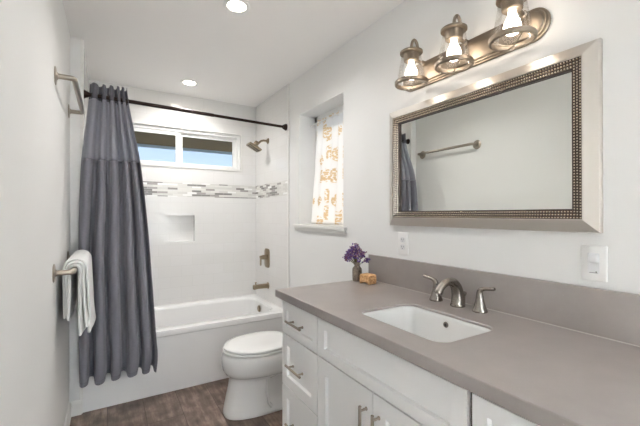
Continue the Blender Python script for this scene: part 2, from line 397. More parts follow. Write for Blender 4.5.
struct(MB().box(XL, XTL-.012, YT-.002, YT-.0003, 0, ZC).build('wall_jog', M['wall'], smooth=False))
def baseboard(name, pts_xy, d):
    m = MB()
    (x0, y0), (x1, y1) = pts_xy; n = Vector((d[0], d[1], 0))
    prof = [(0, 0), (.013, 0), (.013, .075), (.009, .088), (.004, .095), (0, .095)]
    m.loft([[V(x, y, 0)+n*a+V(0, 0, h) for a, h in prof] for x, y in ((x0, y0), (x1, y1))])
    return struct(m.build(name, M['trim'], smooth=False))
baseboard('baseboard_left', ((XL, YF), (XL, YT-.001)), (1, 0))
baseboard('baseboard_alcove', ((XL+.013, YT-.0022), (XTL, YT-.0022)), (0, -1))
baseboard('baseboard_right', ((XR, 1.70), (XR, YT-.005)), (-1, 0))

# ------------------------------------------------------------ window in the back wall
w1 = MB()
x0, x1, z0, z1 = WB; y0, y1 = YB+.012, YB+.075
fw = .03
for b in ((x0, x1, y0, y1, z1-fw, z1), (x0, x1, y0, y1, z0, z0+fw-.006), (x0, x0+fw, y0, y1, z0+fw-.006, z1-fw), (x1-fw, x1, y0, y1, z0+fw-.006, z1-fw)): w1.box(*b)
# sliding sashes with their own stiles; the meeting stile sits in the middle
for a, b, yy in ((x0+.028, .60, YB+.022), (.58, x1-.028, YB+.040)):
    for q in ((a, b, z1-.066, z1-.028), (a, b, z0+.022, z0+.036), (a, a+.042, z0+.036, z1-.066), (b-.042, b, z0+.036, z1-.066)): w1.box(q[0], q[1], yy, yy+.02, q[2], q[3])
wf = struct(w1.build('window_1', M['vinyl'], smooth=False, merge=False))
tr = MB()
for b in ((x0-.014, x1+.014, z1, z1+.014), (x0-.014, x1+.014, z0-.014, z0), (x0-.014, x0, z0, z1), (x1, x1+.014, z0, z1)): tr.box(b[0], b[1], YB-.007, YB+.006, b[2], b[3])
struct(tr.build('trim_4', M['trim'], smooth=False))
set_parent(MB().box(x0+.06, .57, YB+.030, YB+.034, z0+.03, z1-.06).build('pane', M['pane'], smooth=False), wf)
set_parent(MB().box(.61, x1-.06, YB+.048, YB+.052, z0+.03, z1-.06).build('pane', M['pane'], smooth=False), wf)

# ------------------------------------------------------------ window in the right wall
y0, y1, z0, z1 = WS
w2 = MB(); a0, a1 = XR+.155, XR+.205
for b in ((y0, y1, z1-.045, z1), (y0, y1, z0, z0+.04), (y0, y0+.04, z0, z1), (y1-.04, y1, z0, z1)): w2.box(a0, a1, *b[:2], *b[2:])
wf2 = struct(w2.build('window_2', M['vinyl'], smooth=False, merge=False))
set_parent(MB().box(a0+.02, a0+.025, y0+.03, y1-.03, z0+.03, z1-.03).build('pane', M['pane'], smooth=False), wf2)
sl = MB().box(XR-.022, XR+.15, y0+.001, y1-.001, z0-.001, z0+.003)
sl.box(XR-.030, XR+.0, y0-.045, y1+.06, z0-.020, z0+.003)
sl.box(XR-.016, XR+.0, y0-.035, y1+.05, z0-.046, z0-.020)
struct(sl.build('trim_5', M['trim'], bevel=.002, smooth=False))

# ------------------------------------------------------------ outside
o_ = MB().box(-2.5, 4, YB+.2, YB+1.38, 2.20, 2.24)
soff = tag(o_.build('roof_eave', M['soffit'], smooth=False), 'brown roof eave above the window over the bathtub', 'roof eave')
set_parent(MB().box(-2.5, 4, YB+1.38, YB+1.41, 2.165, 2.30).build('fascia', M['fascia'], smooth=False), soff)
nb = MB().box(-2.2, .95, 9.6, 12, 0, 2.42)
hs = tag(nb.build('neighbour_house', M['stucco'], smooth=False), 'pale neighbouring wall low behind the palm outside the bath window', 'building')
pm = MB()
for k in range(16):
    a = PI*(-.25+1.5*k/15); L_ = .55+.12*random.random(); q = []
    for i in range(7):
        t = i/6; q.append((math.cos(a)*L_*t*.9, .1*math.sin(k*2.1)*t, math.sin(a)*L_*t-.28*t*t))
    w = [.03*math.sin(PI*(.08+.9*i/6)) for i in range(7)]
    pm.loft([[V(*p)+V(-math.sin(a)*ww, 0, math.cos(a)*ww), V(*p)+V(0, .012, 0), V(*p)-V(-math.sin(a)*ww, 0, math.cos(a)*ww), V(*p)-V(0, .004, 0)] for p, ww in zip(q, w)])
pal = thing('palm_tree', 'small green palm seen through the bath window beside the curtain', 'tree', (.52, 7.0, 0))
fr = pm.build('frond', M['leaf'], pal); fr.matrix_parent_inverse = Matrix(); fr.location = (0, 0, 1.93); fr['kind'] = 'stuff'
set_parent(MB().tube([(.52, 7, 0), (.50, 7, 1.1), (.52, 7, 1.95)], [.08, .06, .05]).build('trunk', M['soffit']), pal)
tag(MB().box(XR+.22, XR+.57, 0, 3.7, 2.34, 2.40).build('roof_eave', M['redwood'], smooth=False), 'red-brown roof eave outside above the printed window curtain', 'roof eave')
struct(MB().box(-8, 9, YB+.2, 16, -.15, -.02).build('ground', M['soil'], smooth=False))

# ------------------------------------------------------------ bathtub
tub = thing('bathtub', 'white alcove bathtub with flat apron behind the grey curtain', 'bathtub', (.6, YT, 0))
TZ = .457; tx0, tx1 = XTL+.001, XA-.001; ty0, ty1 = YT, YB-.001
ocx, ocy = (tx0+tx1)/2+.0, (ty0+ty1)/2+.01
m = MB()
hole = rrect(ocx, ocy, .69, .305, .13, 10)
def hr(scx, scy, z, dx=0, r=.13): return [V(x, y, z) for x, y in rrect(ocx+dx, ocy, .69*scx, .305*scy, r, 10)]
out = rect_match(hole, ocx, ocy, tx0, tx1, ty0+.001, ty1)
oi = rect_match(hole, ocx, ocy, tx0+.002, tx1-.002, ty0+.007, ty1-.002)
R = [[V(x, y, 0) for x, y in rect_match(hole, ocx, ocy, tx0, tx1, ty0+.006, ty1)],
     [V(x, y, .41) for x, y in rect_match(hole, ocx, ocy, tx0, tx1, ty0+.006, ty1)],
     [V(x, y, .417) for x, y in out], [V(x, y, TZ-.010) for x, y in out], [V(x, y, TZ-.003) for x, y in rect_match(hole, ocx, ocy, tx0, tx1, ty0+.003, ty1)], [V(x, y, TZ) for x, y in oi],
     hr(1.015, 1.03, TZ), hr(1.0, 1.0, TZ-.004), hr(.985, .965, TZ-.02), hr(.972, .93, .34), hr(.945, .88, .18), hr(.90, .83, .11), hr(.84, .72, .075), hr(.5, .4, .068)]
m.loft(R, cap0=False, cap1=True)
m.build('shell', M['tub'], tub, angle=24)
ov = MB().lathe([(0, -.006), (.026, -.006), (.032, 0), (.032, .006), (.0, .006)], (1.268, 3.27, .385), 'x', 28)
ov.build('overflow_plate', M['shower_nickel'], tub)
MB().lathe([(.0, 0), (.03, 0), (.03, .004), (.024, .006), (0, .006)], (1.08, ocy, .068), 'z', 28).build('drain', M['shower_nickel'], tub)

# ------------------------------------------------------------ shower fittings on the alcove's right side
sh = thing('wall_shower', 'square satin nickel shower head on an angled arm', 'shower head', (XA, 3.254, 2.034))
MB().lathe([(0, -.012), (.020, -.012), (.028, -.004), (.030, 0), (0, 0)], (XA-.0006, 3.254, 2.034), 'x').build('flange', M['shower_nickel'], sh)
MB().tube([(XA-.008, 3.254, 2.034), (XA-.05, 3.254, 2.034), (XA-.075, 3.254, 2.026), (XA-.105, 3.254, 1.998), (XA-.118, 3.254, 1.985)], .0105).build('arm', M['shower_nickel'], sh)
hd = MB(); bmq = hd
hd.lathe([(0, .02), (.014, .02), (.018, .0), (.014, -.016), (0, -.018)], (0, 0, .042), 'z', 20)
hd.box(-.052, .052, -.045, .045, -.006, .010)
hd.loft([[V(x, y, z) for x, y in rrect(0, 0, s_, s_*.9, .2*s_, 4)] for s_, z in ((.048, .010), (.030, .02), (.014, .03))], False, True)
ho = hd.build('shower_head', M['shower_nickel'], sh, bevel=.002)
ho.matrix_parent_inverse = Matrix(); ho.location = (-.148, 0, -.078); ho.rotation_euler = (0, math.radians(28), 0); ho.scale = (1.25, 1.25, 1.1)
nz = MB()
for i in range(-3, 4):
    for j in range(-3, 4): nz.lathe([(.0032, 0), (.0026, -.0025), (0, -.0025)], (i*.0132, j*.0114, -.006), 'z', 6)
no = nz.build('nozzles', M['rubber'], ho); no['kind'] = 'stuff'

va = thing('shower_valve', 'satin nickel shower valve plate with lever above the tub spout', 'shower valve', (XA, 3.27, .875))
pl = MB(); pl.loft([[V(XA-d, y, z) for y, z in rrect(3.27, .875, .062-s_, .094-s_, .035, 6)] for d, s_ in ((.0006, 0), (.006, 0), (.010, .006))])
pl.build('escutcheon', M['shower_nickel'], va)
MB().lathe([(.024, 0), (.022, -.04), (.019, -.052), (0, -.053)], (XA-.009, 3.27, .885), 'x').build('valve_stem', M['shower_nickel'], va)
lv = MB(); lv.loft([[V(XA-.045-d, 3.27+a*w_, .893+b*.010-z) for a, b in ((-1, -1), (1, -1), (1, 1), (-1, 1))] for d, w_, z in ((0, .012, 0), (.022, .011, 0), (.036, .010, .004))])
lv.loft([[V(XA-.071+a*.006, 3.27+b*.011, z) for a, b in ((-1, -1), (1, -1), (1, 1), (-1, 1))] for z in (.898, .86, .805)])
lv.build('lever', M['shower_nickel'], va, bevel=.002)
sp = thing('tub_spout', 'satin nickel bathtub spout with diverter knob', 'faucet', (XA, 3.25, .606))
MB().lathe([(0, -.01), (.028, -.01), (.033, 0), (0, 0)], (XA-.0006, 3.25, .606), 'x').build('flange', M['shower_nickel'], sp)
s2 = MB(); s2.loft([[V(XA-.008-d, 3.25+a*w_, .606+b*h_-dz) for a, b in ((-1, -1), (1, -1), (1, 1), (-1, 1))] for d, w_, h_, dz in ((0, .022, .022, 0), (.10, .021, .020, 0), (.14, .019, .022, .004), (.147, .015, .018, .006))])
s2.build('spout', M['shower_nickel'], sp, bevel=.005, seg=3)
MB().lathe([(.007, .0), (.006, .014), (.010, .018), (.010, .026), (0, .028)], (XA-.128, 3.25, .624), 'z', 18).build('diverter_knob', M['shower_nickel'], sp)

# ------------------------------------------------------------ curtain rod + shower curtain
rod = thing('curtain_rod', 'dark bronze shower curtain rod across the tub alcove', 'curtain rod', (XA, 2.84, 2.085))
RL, RR = V(XTL, 2.84, 2.115), V(XA, 2.84, 2.083)
def rz(x): return RL.z+(RR.z-RL.z)*(x-RL.x)/(RR.x-RL.x)
MB().tube([RL+V(.012, 0, 0), V(.72, 2.84, rz(.72))], .0135, 18).build('outer_tube', M['bronze'], rod)
MB().tube([V(.70, 2.84, rz(.70)), RR-V(.012, 0, 0)], .0115, 18).build('inner_tube', M['bronze'], rod)
MB().lathe([(0, 0), (.030, 0), (.030, -.006), (.018, -.03), (.0165, -.034), (0, -.034)], RR-V(.0006, 0, 0), 'x').build('flange', M['bronze'], rod)
MB().lathe([(0, 0), (.030, 0), (.030, .006), (.018, .03), (.0165, .034), (0, .034)], RL+V(.0006, 0, 0), 'x').build('flange', M['bronze'], rod)

def interp(tab, z):
    if z >= tab[0][0]: return tab[0][1]
    for (a, b), (c, d) in zip(tab, tab[1:]):
        if z >= c: return d+(b-d)*(z-c)/(a-c)
    return tab[-1][1]
CXL = [(2.20, -.108), (2.10, -.114), (1.95, -.128), (1.80, -.142), (1.6, -.156), (1.2, -.162), (.19, -.152)]
CXR = [(2.20, .112), (2.05, .132), (1.85, .165), (1.67, .196), (1.4, .228), (1.15, .252), (.8, .278), (.45, .300), (.30, .312), (.19, .290)]
CY0 = [(2.20, 2.838), (2.04, 2.834), (1.9, 2.790), (1.75, 2.744), (1.55, 2.733), (.19, 2.730)]
def cpt(t, z):
    sm_ = lambda tab: sum(interp(tab, z+d) for d in (-.06, -.03, 0, .03, .06))/5
    xl, xr, yc = sm_(CXL), sm_(CXR), sm_(CY0)
    k = min(1, max(0, (2.19-z)/1.2))
    tt = t**(1+.45*(1-k)); ph = 2*PI*(5.25*tt+.10*math.sin(2*PI*tt+.4)+.05*math.sin(2*PI*2.3*tt+1.1*z))+.22*math.sin(2.2*z+t*3)-.9
    amp = (.028+.024*k)*(1+.22*math.sin(5*t+1.0+z))
    x = xl+(xr-xl)*(t-.013*math.sin(2*ph)-.012*math.cos(ph)*k)
    y = yc-amp*(math.sin(ph)+.13*math.sin(2*ph+1+2*z)*k)+.004*math.sin(7*z+ph*.5)*k
    if z < .5: y = min(y, YT-.010)
    if z < 1.95: y += .03*math.exp(-t/.04)
    if x < XTL+.004: y = min(y, YT-.008)
    zz = z
    if z > 2.12: zz = z+.006*math.sin(ph+1)*(z-2.12)/.07
    if z < .33: zz = z-(.33-z)/.11*(.012*math.sin(ph+.3))
    wr = noise.noise(V(x*22, t*11, z*6))*.005*k + noise.noise(V(x*60, 3, z*25))*.0012
    return V(x, y+wr, zz)
cur = thing('shower_curtain', 'slate grey gathered shower curtain hanging outside the tub', 'curtain', (.05, 2.80, .19))
def cpanel(name, za, zb, nz_, mt, off=0):
    m = MB(); nu = 230
    m.loft([[cpt(i/(nu-1), za+(zb-za)*j/nz_)+V(0, off, 0) for i in range(nu)] for j in range(nz_+1)], False, False, closed=False)
    return m.build(name, mt, cur, angle=80, solid=.0012, merge=False)
cpanel('header_band', 2.19, 2.09, 8, M['header'])
cpanel('sheer_band', 2.09, 1.668, 22, M['sheer'])
cpanel('curtain_panel', 1.668, .222, 74, M['curtain'])
for zz in (2.09, 1.668, .245):
    sm = MB().tube([cpt(i/150, zz)+V(0, -.0012, 0) for i in range(151)], .0016, 6)
    sm.build('hem_seam', M['header'], cur)
for t_ in (.10, .31, .52, .73, .94):
    q = cpt(t_, 2.10)
    rg = MB().torus((q.x, 2.84, rz(q.x)-.009), .026, .0035, 'x', 26, 8)
    tag(rg.build('curtain_ring', M['black']), 'black ring around the rod at the top of the shower curtain', 'curtain ring', 'curtain rings on the shower rod')

# ------------------------------------------------------------ side window curtain on its small rod
sr = thing('window_curtain_rod', 'thin white tension rod inside the side window recess', 'curtain rod', (XR+.115, 2.29, 2.062))
MB().tube([(XR+.115, WS[0]+.008, 2.062), (XR+.115, WS[1]-.008, 2.062)], .006).build('tube', M['vinyl'], sr)
for yy in (WS[0]+.005, WS[1]-.005): MB().tube([(XR+.115, yy-.004, 2.062), (XR+.115, yy+.004, 2.062)], .011).build('end_cap', M['vinyl'], sr)
m = MB(); nu, nv = 150, 50; rings = []
def wc(t, s_):
    yl = 2.50+.098*s_**1.5; yr = 1.972
    amp = .011+.010*s_
    ph = 2*PI*7*t
    z = 2.083-s_*(2.083-1.232)
    pinch = 1-.75*math.exp(-((z-2.062)/.012)**2)
    return V(XR+.115+amp*pinch*math.sin(ph)*.9-.0+.006*math.sin(ph*.37+3*s_), yr+(yl-yr)*t+.006*math.sin(ph*2), z+.006*math.sin(ph+1)*(1-s_)**6)
m.loft([[wc(i/(nu-1), j/nv) for i in range(nu)] for j in range(nv+1)], False, False, closed=False)
uvl = m.bm.loops.layers.uv.new('UVMap')
m.bm.verts.index_update()
for f in m.bm.faces:
    for l in f.loops:
        k = l.vert.index; l[uvl].uv = ((k % nu)/(nu-1), 1-(k//nu)/nv)
wcur = m.build('window_curtain', M['floral'], angle=80, solid=.0006, merge=False)
tag(wcur, 'white cafe curtain printed with ochre sprigs in side window', 'curtain')

# ------------------------------------------------------------ toilet
toi = thing('toilet', 'white skirted toilet with closed lid between tub and vanity', 'toilet', (1.0, 2.285, 0))
TY = 2.285
def egg(xf, xb, hw, z, n=120, pf=2.0, pb=2.6, split=.48):
    """plan outline: front (toward -x) is round, back squarer; widest at split"""
    xm = xf+(xb-xf)*split; pts = []
    for k in range(n):
        a = 2*PI*k/n; c, s_ = math.cos(a), math.sin(a)
        if c < 0: x = xm-(xm-xf)*abs(c)**(2/pf); y = hw*math.copysign(abs(s_)**(2/pf), s_)
        else: x = xm+(xb-xm)*abs(c)**(2/pb); y = hw*math.copysign(abs(s_)**(2/pb), s_)
        pts.append(V(x, TY+y, z))
    return pts
b = MB()
b.loft([egg(.650, 1.30, .128, .0, pf=2.7, pb=5), egg(.646, 1.30, .130, .012, pf=2.7, pb=5), egg(.649, 1.30, .129, .03, pf=2.7, pb=5), egg(.655, 1.30, .126, .06, pf=2.7, pb=5), egg(.664, 1.29, .122, .105, pf=2.6, pb=4.8), egg(.674, 1.28, .119, .15, pf=2.6, pb=4.5), egg(.682, 1.28, .117, .19, pf=2.6, pb=4.3), egg(.688, 1.27, .117, .225, pf=2.5, pb=4),
        egg(.690, 1.26, .120, .240, pf=2.4, pb=4), egg(.682, 1.26, .136, .250, pf=2.3, pb=3.8), egg(.660, 1.25, .162, .266, pf=2.2, pb=3.6), egg(.643, 1.24, .179, .294, pf=2.1, pb=3.4), egg(.637, 1.24, .187, .338, pf=2.05, pb=3.2), egg(.636, 1.24, .189, .365, pf=2, pb=3.2), egg(.642, 1.24, .187, .388, pf=2, pb=3), egg(.652, 1.23, .183, .399, pf=2, pb=3), egg(.665, 1.23, .172, .403, pf=2, pb=3)])
for v in b.bm.verts:
    if .03 < v.co.z < .245 and v.co.x > .90:
        f_ = min(1, (v.co.x-.90)/.02); g_ = min(1, (v.co.z-.03)/.03)*min(1, (.245-v.co.z)/.02)
        v.co.y = TY+(v.co.y-TY)*(1-.32*f_*g_)
bw = b.build('bowl', M['porcelain'], toi, angle=60)
# trapway relief on the near side, behind the front column
tp = MB()
for sgn in (-1, 1):
    yy = TY+sgn*.072
    path = [(.925, yy, .235), (.985, yy+sgn*.006, .268), (1.06, yy+sgn*.01, .262), (1.12, yy+sgn*.01, .20), (1.13, yy+sgn*.01, .12), (1.19, yy, .06), (1.26, yy, .035)]
    tp.tube(path, [.03, .042, .045, .045, .042, .038, .03], 18)
tp.build('trapway', M['porcelain'], toi)
# recessed side panel line: a thin raised column edge
for sgn in (-1, 1):
    ce = MB()
    pth = [V(x, TY+sgn*y, z) for x, y, z in ((.905, .112, .262), (.902, .114, .20), (.903, .118, .13), (.910, .123, .07), (.93, .126, .04))]
    ce.tube(pth, .010, 10)
    ce.build('column_edge', M['porcelain'], toi)
st = MB()
st.loft([egg(.655, 1.10, .176, .404, pb=3), egg(.645, 1.11, .186, .408, pb=3), egg(.643, 1.115, .188, .415, pb=3), egg(.647, 1.11, .185, .421, pb=3), egg(.66, 1.10, .175, .422, pb=3)])
st.build('seat', M['porcelain'], toi, angle=60)
ld = MB()
ld.loft([egg(.662, 1.10, .176, .4245, pb=2.8), egg(.652, 1.11, .185, .427, pb=2.8), egg(.650, 1.113, .187, .434, pb=2.8), egg(.657, 1.11, .183, .441, pb=2.8), egg(.69, 1.09, .160, .446, pb=2.8), egg(.76, 1.04, .10, .4485, pb=2.8)])
ld.build('lid', M['porcelain'], toi, angle=60)
for s_ in (-1, 1): MB().lathe([(.0, 0), (.016, 0), (.016, .016), (.012, .02), (0, .02)], (1.135, TY+s_*.075, .403), 'z', 20).build('hinge', M['porcelain'], toi)
tk = MB(); tk.loft([[V(x, y, z) for x, y in rrect(cx_, TY, hx_, hy_, .035, 5)] for cx_, hx_, hy_, z in ((1.255, .10, .165, .36), (1.26, .103, .175, .44), (1.262, .100, .182, .62), (1.262, .100, .184, .655))])
tk.build('tank', M['porcelain'], toi)
tl = MB(); tl.loft([[V(x, y, z) for x, y in rrect(1.262, TY, .103+e_, .187+e_, .036, 5)] for e_, z in ((-.004, .656), (0, .660), (0, .680), (-.005, .687))])
tl.build('tank_lid', M['porcelain'], toi)
fl = MB().lathe([(.014, 0), (.014, -.01), (.009, -.014), (0, -.014)], (1.161, TY-.11, .60), 'x', 18); fl.tube([(1.15, TY-.11, .60), (1.143, TY-.09, .598), (1.143, TY-.045, .592)], [.006, .006, .007])
fl.build('flush_lever', M['nickel'], toi)

# ------------------------------------------------------------ vanity cabinet
FX = .775; CY1, CY0_ = 1.676, .188; CT = .876
van = thing('vanity_cabinet', 'white shaker bathroom vanity cabinet under the grey countertop', 'cabinet', (1.07, .93, 0))
c = MB()
for q in ((FX+.019, XR-.002, CY0_, CY0_+.018, .105, CT-.001), (FX+.019, XR-.002, CY1-.018, CY1, .105, CT-.001), (FX+.019, XR-.002, CY0_+.018, CY1-.018, .105, .123), (XR-.014, XR-.002, CY0_+.018, CY1-.018, .123, CT-.001),
          (FX+.019, XR-.014, .555, .573, .123, CT-.001), (FX+.019, XR-.014, 1.300, 1.318, .123, CT-.001)): c.box(*q)
c.build('carcass', M['cabinet'], van, smooth=False, merge=False)
MB().box(FX+.08, XR-.01, CY0_+.01, CY1-.01, 0, .1045).build('toe_kick', M['cabinet'], van, smooth=False)
MB().box(FX+.0165, FX+.0188, CY0_+.004, CY1-.004, .108, CT-.003).build('face_gap', M['dark_gap'], van, smooth=False)
def shaker(name, ya, yb, za, zb, fwid=.055, fz=None):
    """front: raised frame with a recessed panel; face toward -x"""
    fz = fz or fwid; m = MB(); X0, X1 = FX, FX+.016
    a, b, c_, d = min(ya, yb), max(ya, yb), za, zb
    for bb in ((a, a+fwid, c_, d), (b-fwid, b, c_, d), (a+fwid, b-fwid, c_, c_+fz), (a+fwid, b-fwid, d-fz, d)):
        m.box(X0, X1, *bb)
    m.box(X0+.0135, X1, a+fwid, b-fwid, c_+fz, d-fz)
    i0, i1, k0, k1 = a+fwid, b-fwid, c_+fz, d-fz; e = .003
    m.loft([[V(X0+.0005, i0, k0), V(X0+.0005, i1, k0), V(X0+.0005, i1, k1), V(X0+.0005, i0, k1)], [V(X0+.0133, i0+e, k0+e), V(X0+.0133, i1-e, k0+e), V(X0+.0133, i1-e, k1-e), V(X0+.0133, i0+e, k1-e)]], False, False)
    return m.build(name, M['cabinet'], van, smooth=False, merge=False)
def pull(parent, p, axis, length, span):
    """bar pull with two posts, standing 28 mm off the front"""
    m = MB(); p = Vector(p); d = V(0, 1, 0) if axis == 'y' else V(0, 0, 1); off = V(-.030, 0, 0)
    m.tube([p+off-d*length/2, p+off+d*length/2], .0058, 16)
    for s_ in (-1, 1):
        m.tube([p+d*s_*span/2, p+off+d*s_*span/2], .0045, 12)
        m.lathe([(.0072, -.002), (.0072, .002), (0, .002)] if 0 else [(.0065, -.0005), (.0065, -.004), (.0045, -.006)], p+d*s_*span/2, 'x', 14)
    return m.build('handle', M['nickel'], parent)
G = .0025
dz = [(.7035, .862), (.440, .6965), (.130, .4335)]
for (za, zb) in dz:
    d = shaker('drawer', 1.312, 1.664, za, zb, .052 if zb-za > .2 else .040)
    pull(d, (FX, 1.49, (za+zb)/2), 'y', .150, .096)
shaker('false_front', .571, 1.306, .703, .862, .052, .040)
dl = shaker('door', .941, 1.306, .130, .697, .060); pull(dl, (FX, .972, .565), 'z', .160, .128)
dr = shaker('door', .571, .936, .130, .697, .060); pull(dr, (FX, .905, .565), 'z', .160, .128)
for (za, zb) in dz:
    d = shaker('drawer', .200, .556, za, zb, .052 if zb-za > .2 else .040)
    pull(d, (FX, .378, (za+zb)/2), 'y', .150, .096)

# ------------------------------------------------------------ countertop with backsplash and sink cut-out
ct = thing('countertop', 'grey quartz vanity countertop with backsplash and sink cut-out', 'countertop', (1.07, .93, .877))
SX, SY, SHX, SHY = 1.005, .931, .143, .209
hole = rrect(SX, SY, SHX, SHY, .048, 10); X0, X1, Y0, Y1 = .753, XR-.001, .170, 1.706
Z0, Z1 = .8765, .914
def ins(e): return rect_match(hole, SX, SY, X0+e, X1, Y0+e, Y1-e)
m = MB(); f3 = lambda pts, z: [V(x, y, z) for x, y in pts]
m.loft([f3(hole, Z0), f3(ins(.0), Z0), f3(ins(0), Z1-.003), f3(ins(.0012), Z1-.0008), f3(ins(.003), Z1), f3(rrect(SX, SY, SHX+.002, SHY+.002, .05, 10), Z1), f3(hole, Z1-.002), f3(hole, Z1-.010), f3(rrect(SX, SY, SHX+.03, SHY+.03, .06, 10), Z1-.010), f3(rrect(SX, SY, SHX+.03, SHY+.03, .06, 10), Z0), f3(hole, Z0)][1:-1], False, False)
m.build('slab', M['quartz'], ct, smooth=False)
MB().box(XR-.021, XR-.001, Y0, 1.672, Z1+.0004, 1.066).build('backsplash', M['quartz'], ct, bevel=.0015, smooth=False)
MB().box(XR-.0235, XR-.0208, Y0, 1.672, Z1+.0002, Z1+.003).build('caulk_line', M['caulk'], ct, smooth=False)

sk = thing('sink', 'white rectangular undermount sink in the grey countertop', 'sink', (SX, SY, .74))
m = MB()
def sr_(e, z, r=.05, ex=0): return [V(x, y, z) for x, y in rrect(SX, SY, SHX+e, SHY+e+ex, r, 10)]
m.loft([sr_(.022, .900), sr_(.022, .9035), sr_(.002, .9035), sr_(-.001, .901), sr_(-.003, .89), sr_(-.010, .80), sr_(-.020, .765, .05), sr_(-.036, .748, .05), sr_(-.07, .740, .04), sr_(-.11, .737, .02, .02)], False, True)
m.build('basin', M['porcelain'], sk, angle=60, solid=0)
MB().lathe([(0, 0), (.012, 0), (.020, .0015), (.022, .003), (.024, .001), (.024, -.002)], (SX+.03, SY, .7385), 'z').build('drain', M['nickel_dark'], sk)
oq = MB().lathe([(.0115, -.006), (.0115, -.001), (.0085, -.003), (.0, -.0005)], (1.1455, .917, .851), 'x', 24)
oq.torus((1.1435, .930, .851), .0085, .003, 'x', 24, 8)
oq.bm.free(); oq = MB(); oq.torus((1.1395, .934, .872), .0085, .003, 'x', 24, 8)
ofl = oq.build('overflow_ring', M['nickel_dark'], sk)
MB().lathe([(0, -.0005), (.0075, -.0005), (.0075, .003)], (1.1395, .934, .872), 'x', 20).build('overflow_hole', M['rubber'], ofl)

# ------------------------------------------------------------ faucet set
FZ = Z1+.0004
def bell(cx, cy):
    return MB().lathe([(0, 0), (.0285, 0), (.0295, .003), (.0285, .007), (.026, .013), (.021, .028), (.0165, .045), (.0145, .056), (.0145, .062), (0, .062)], (cx, cy, FZ), 'z', 32)
def bez(p, n=16):
    p = [Vector(q) for q in p]; out = []
    for k in range(n+1):
        t = k/n; q = list(p)
        while len(q) > 1: q = [a.lerp(b, t) for a, b in zip(q, q[1:])]
        out.append(q[0])
    return out
fau = thing('sink_faucet', 'widespread brushed nickel faucet with arched spout and two curved levers behind the sink', 'faucet', (1.283, .990, FZ))
def handle(cy, sgn):
    cx = 1.285
    h = bell(cx, cy).build('handle', M['nickel_dark'], fau)
    m = MB()
    pth = bez([(cx, cy, FZ+.058), (cx-.001, cy, FZ+.080), (cx-.002, cy-sgn*.004, FZ+.098), (cx-.002, cy+sgn*.022, FZ+.094), (cx-.004, cy+sgn*.042, FZ+.100), (cx-.006, cy+sgn*.068, FZ+.103)], 22)
    rr = [.0145-.0070*min(1, i/13) for i in range(23)]; rr[-1] = .0055; rr[-2] = .0075; rr[-3] = .0078; rr[-4] = .0074
    m.tube(pth, rr, 16)
    lvr = m.build('lever', M['nickel_dark']); lvr.parent = h; lvr.matrix_parent_inverse = h.matrix_parent_inverse.inverted() @ Matrix.Translation(-fau.location)
handle(1.107, 1); handle(.886, -1)
m = MB(); pth = bez([(1.283, .990, FZ+.004), (1.293, .990, FZ+.050), (1.285, .990, FZ+.098), (1.255, .990, FZ+.124), (1.208, .990, FZ+.122), (1.178, .990, FZ+.100), (1.160, .990, FZ+.066)], 30)
rr = []
for i in range(31):
    t = i/30; rr.append(.0285-.0125*min(1, t*1.5)+(.0015 if t > .93 else 0))
m.tube(pth, rr, 24); m.build('spout', M['nickel_dark'], fau)
MB().lathe([(0, 0), (.030, 0), (.031, .003), (.029, .008), (.026, .012)], (1.283, .990, FZ), 'z', 32).build('base', M['nickel_dark'], fau)
MB().lathe([(.0035, 0), (.0035, .038), (.0075, .044), (.009, .050), (.0075, .056), (0, .058)], (1.326, .988, FZ), 'z', 18).build('lift_rod', M['nickel_dark'], fau)

# ------------------------------------------------------------ vase of dried flowers, soap-sized wooden box
vz = FZ; vx, vy = 1.264, 1.675
va_ = thing('flower_vase', 'small mottled pewter vase at the counter corner', 'vase', (vx, vy, vz))
MB().lathe([(0, 0), (.025, 0), (.027, .004), (.028, .03), (.0285, .060), (.027, .074), (.017, .086), (.0145, .098), (.017, .108), (.0178, .112), (.0150, .112), (.0125, .10), (.0125, .02), (0, .02)], (vx, vy, vz), 'z', 26).build('body', M['pewter'], va_)
fl_ = thing('flower_bouquet', 'dried purple flower bunch standing in the pewter vase', 'flowers', (vx, vy, vz+.11))
stm, flo = MB(), MB()
random.seed(11)
for k in range(64):
    a = random.uniform(0, 2*PI); rad = (random.random()**.6)
    tx, ty_, tz = vx+math.cos(a)*rad*.052-.004, vy+math.sin(a)*rad*.075+.006, vz+.132+.066*(1-rad**1.6)+random.uniform(-.016, .014)
    if ty_ < 1.60: tz -= .006
    tx = min(tx, XR-.02)
    pth = bez([(vx+random.uniform(-.006, .006), vy+random.uniform(-.006, .006), vz+.03), (vx, vy, vz+.11), (tx*.6+vx*.4, ty_*.6+vy*.4, tz-.02), (tx, ty_, tz)], 6)
    stm.tube(pth, .0009, 5)
    for j in range(12):
        q = V(tx, ty_, tz)+V(random.gauss(0, .0062), random.gauss(0, .0072), random.gauss(0, .0062)); q.x = min(q.x, XR-.008)
        s_ = random.uniform(.0034, .0062); r = bmesh.ops.create_icosphere(flo.bm, subdivisions=1, radius=s_)
        bmesh.ops.rotate(flo.bm, verts=r['verts'], cent=(0, 0, 0), matrix=Matrix.Rotation(random.random()*3, 3, 'Z')); bmesh.ops.scale(flo.bm, vec=(1, 1, random.uniform(.5, 1.3)), verts=r['verts']); bmesh.ops.translate(flo.bm, vec=q, verts=r['verts'])
stm.build('stems', M['stem'], fl_)['kind'] = 'stuff'
flo.build('blossoms', M['flower'], fl_, smooth=False, merge=False)['kind'] = 'stuff'
bx = thing('trinket_box', 'small carved orange wooden box beside the pewter vase', 'box', (1.268, 1.578, vz))
m = MB(); hx_, hy_ = .030, .038
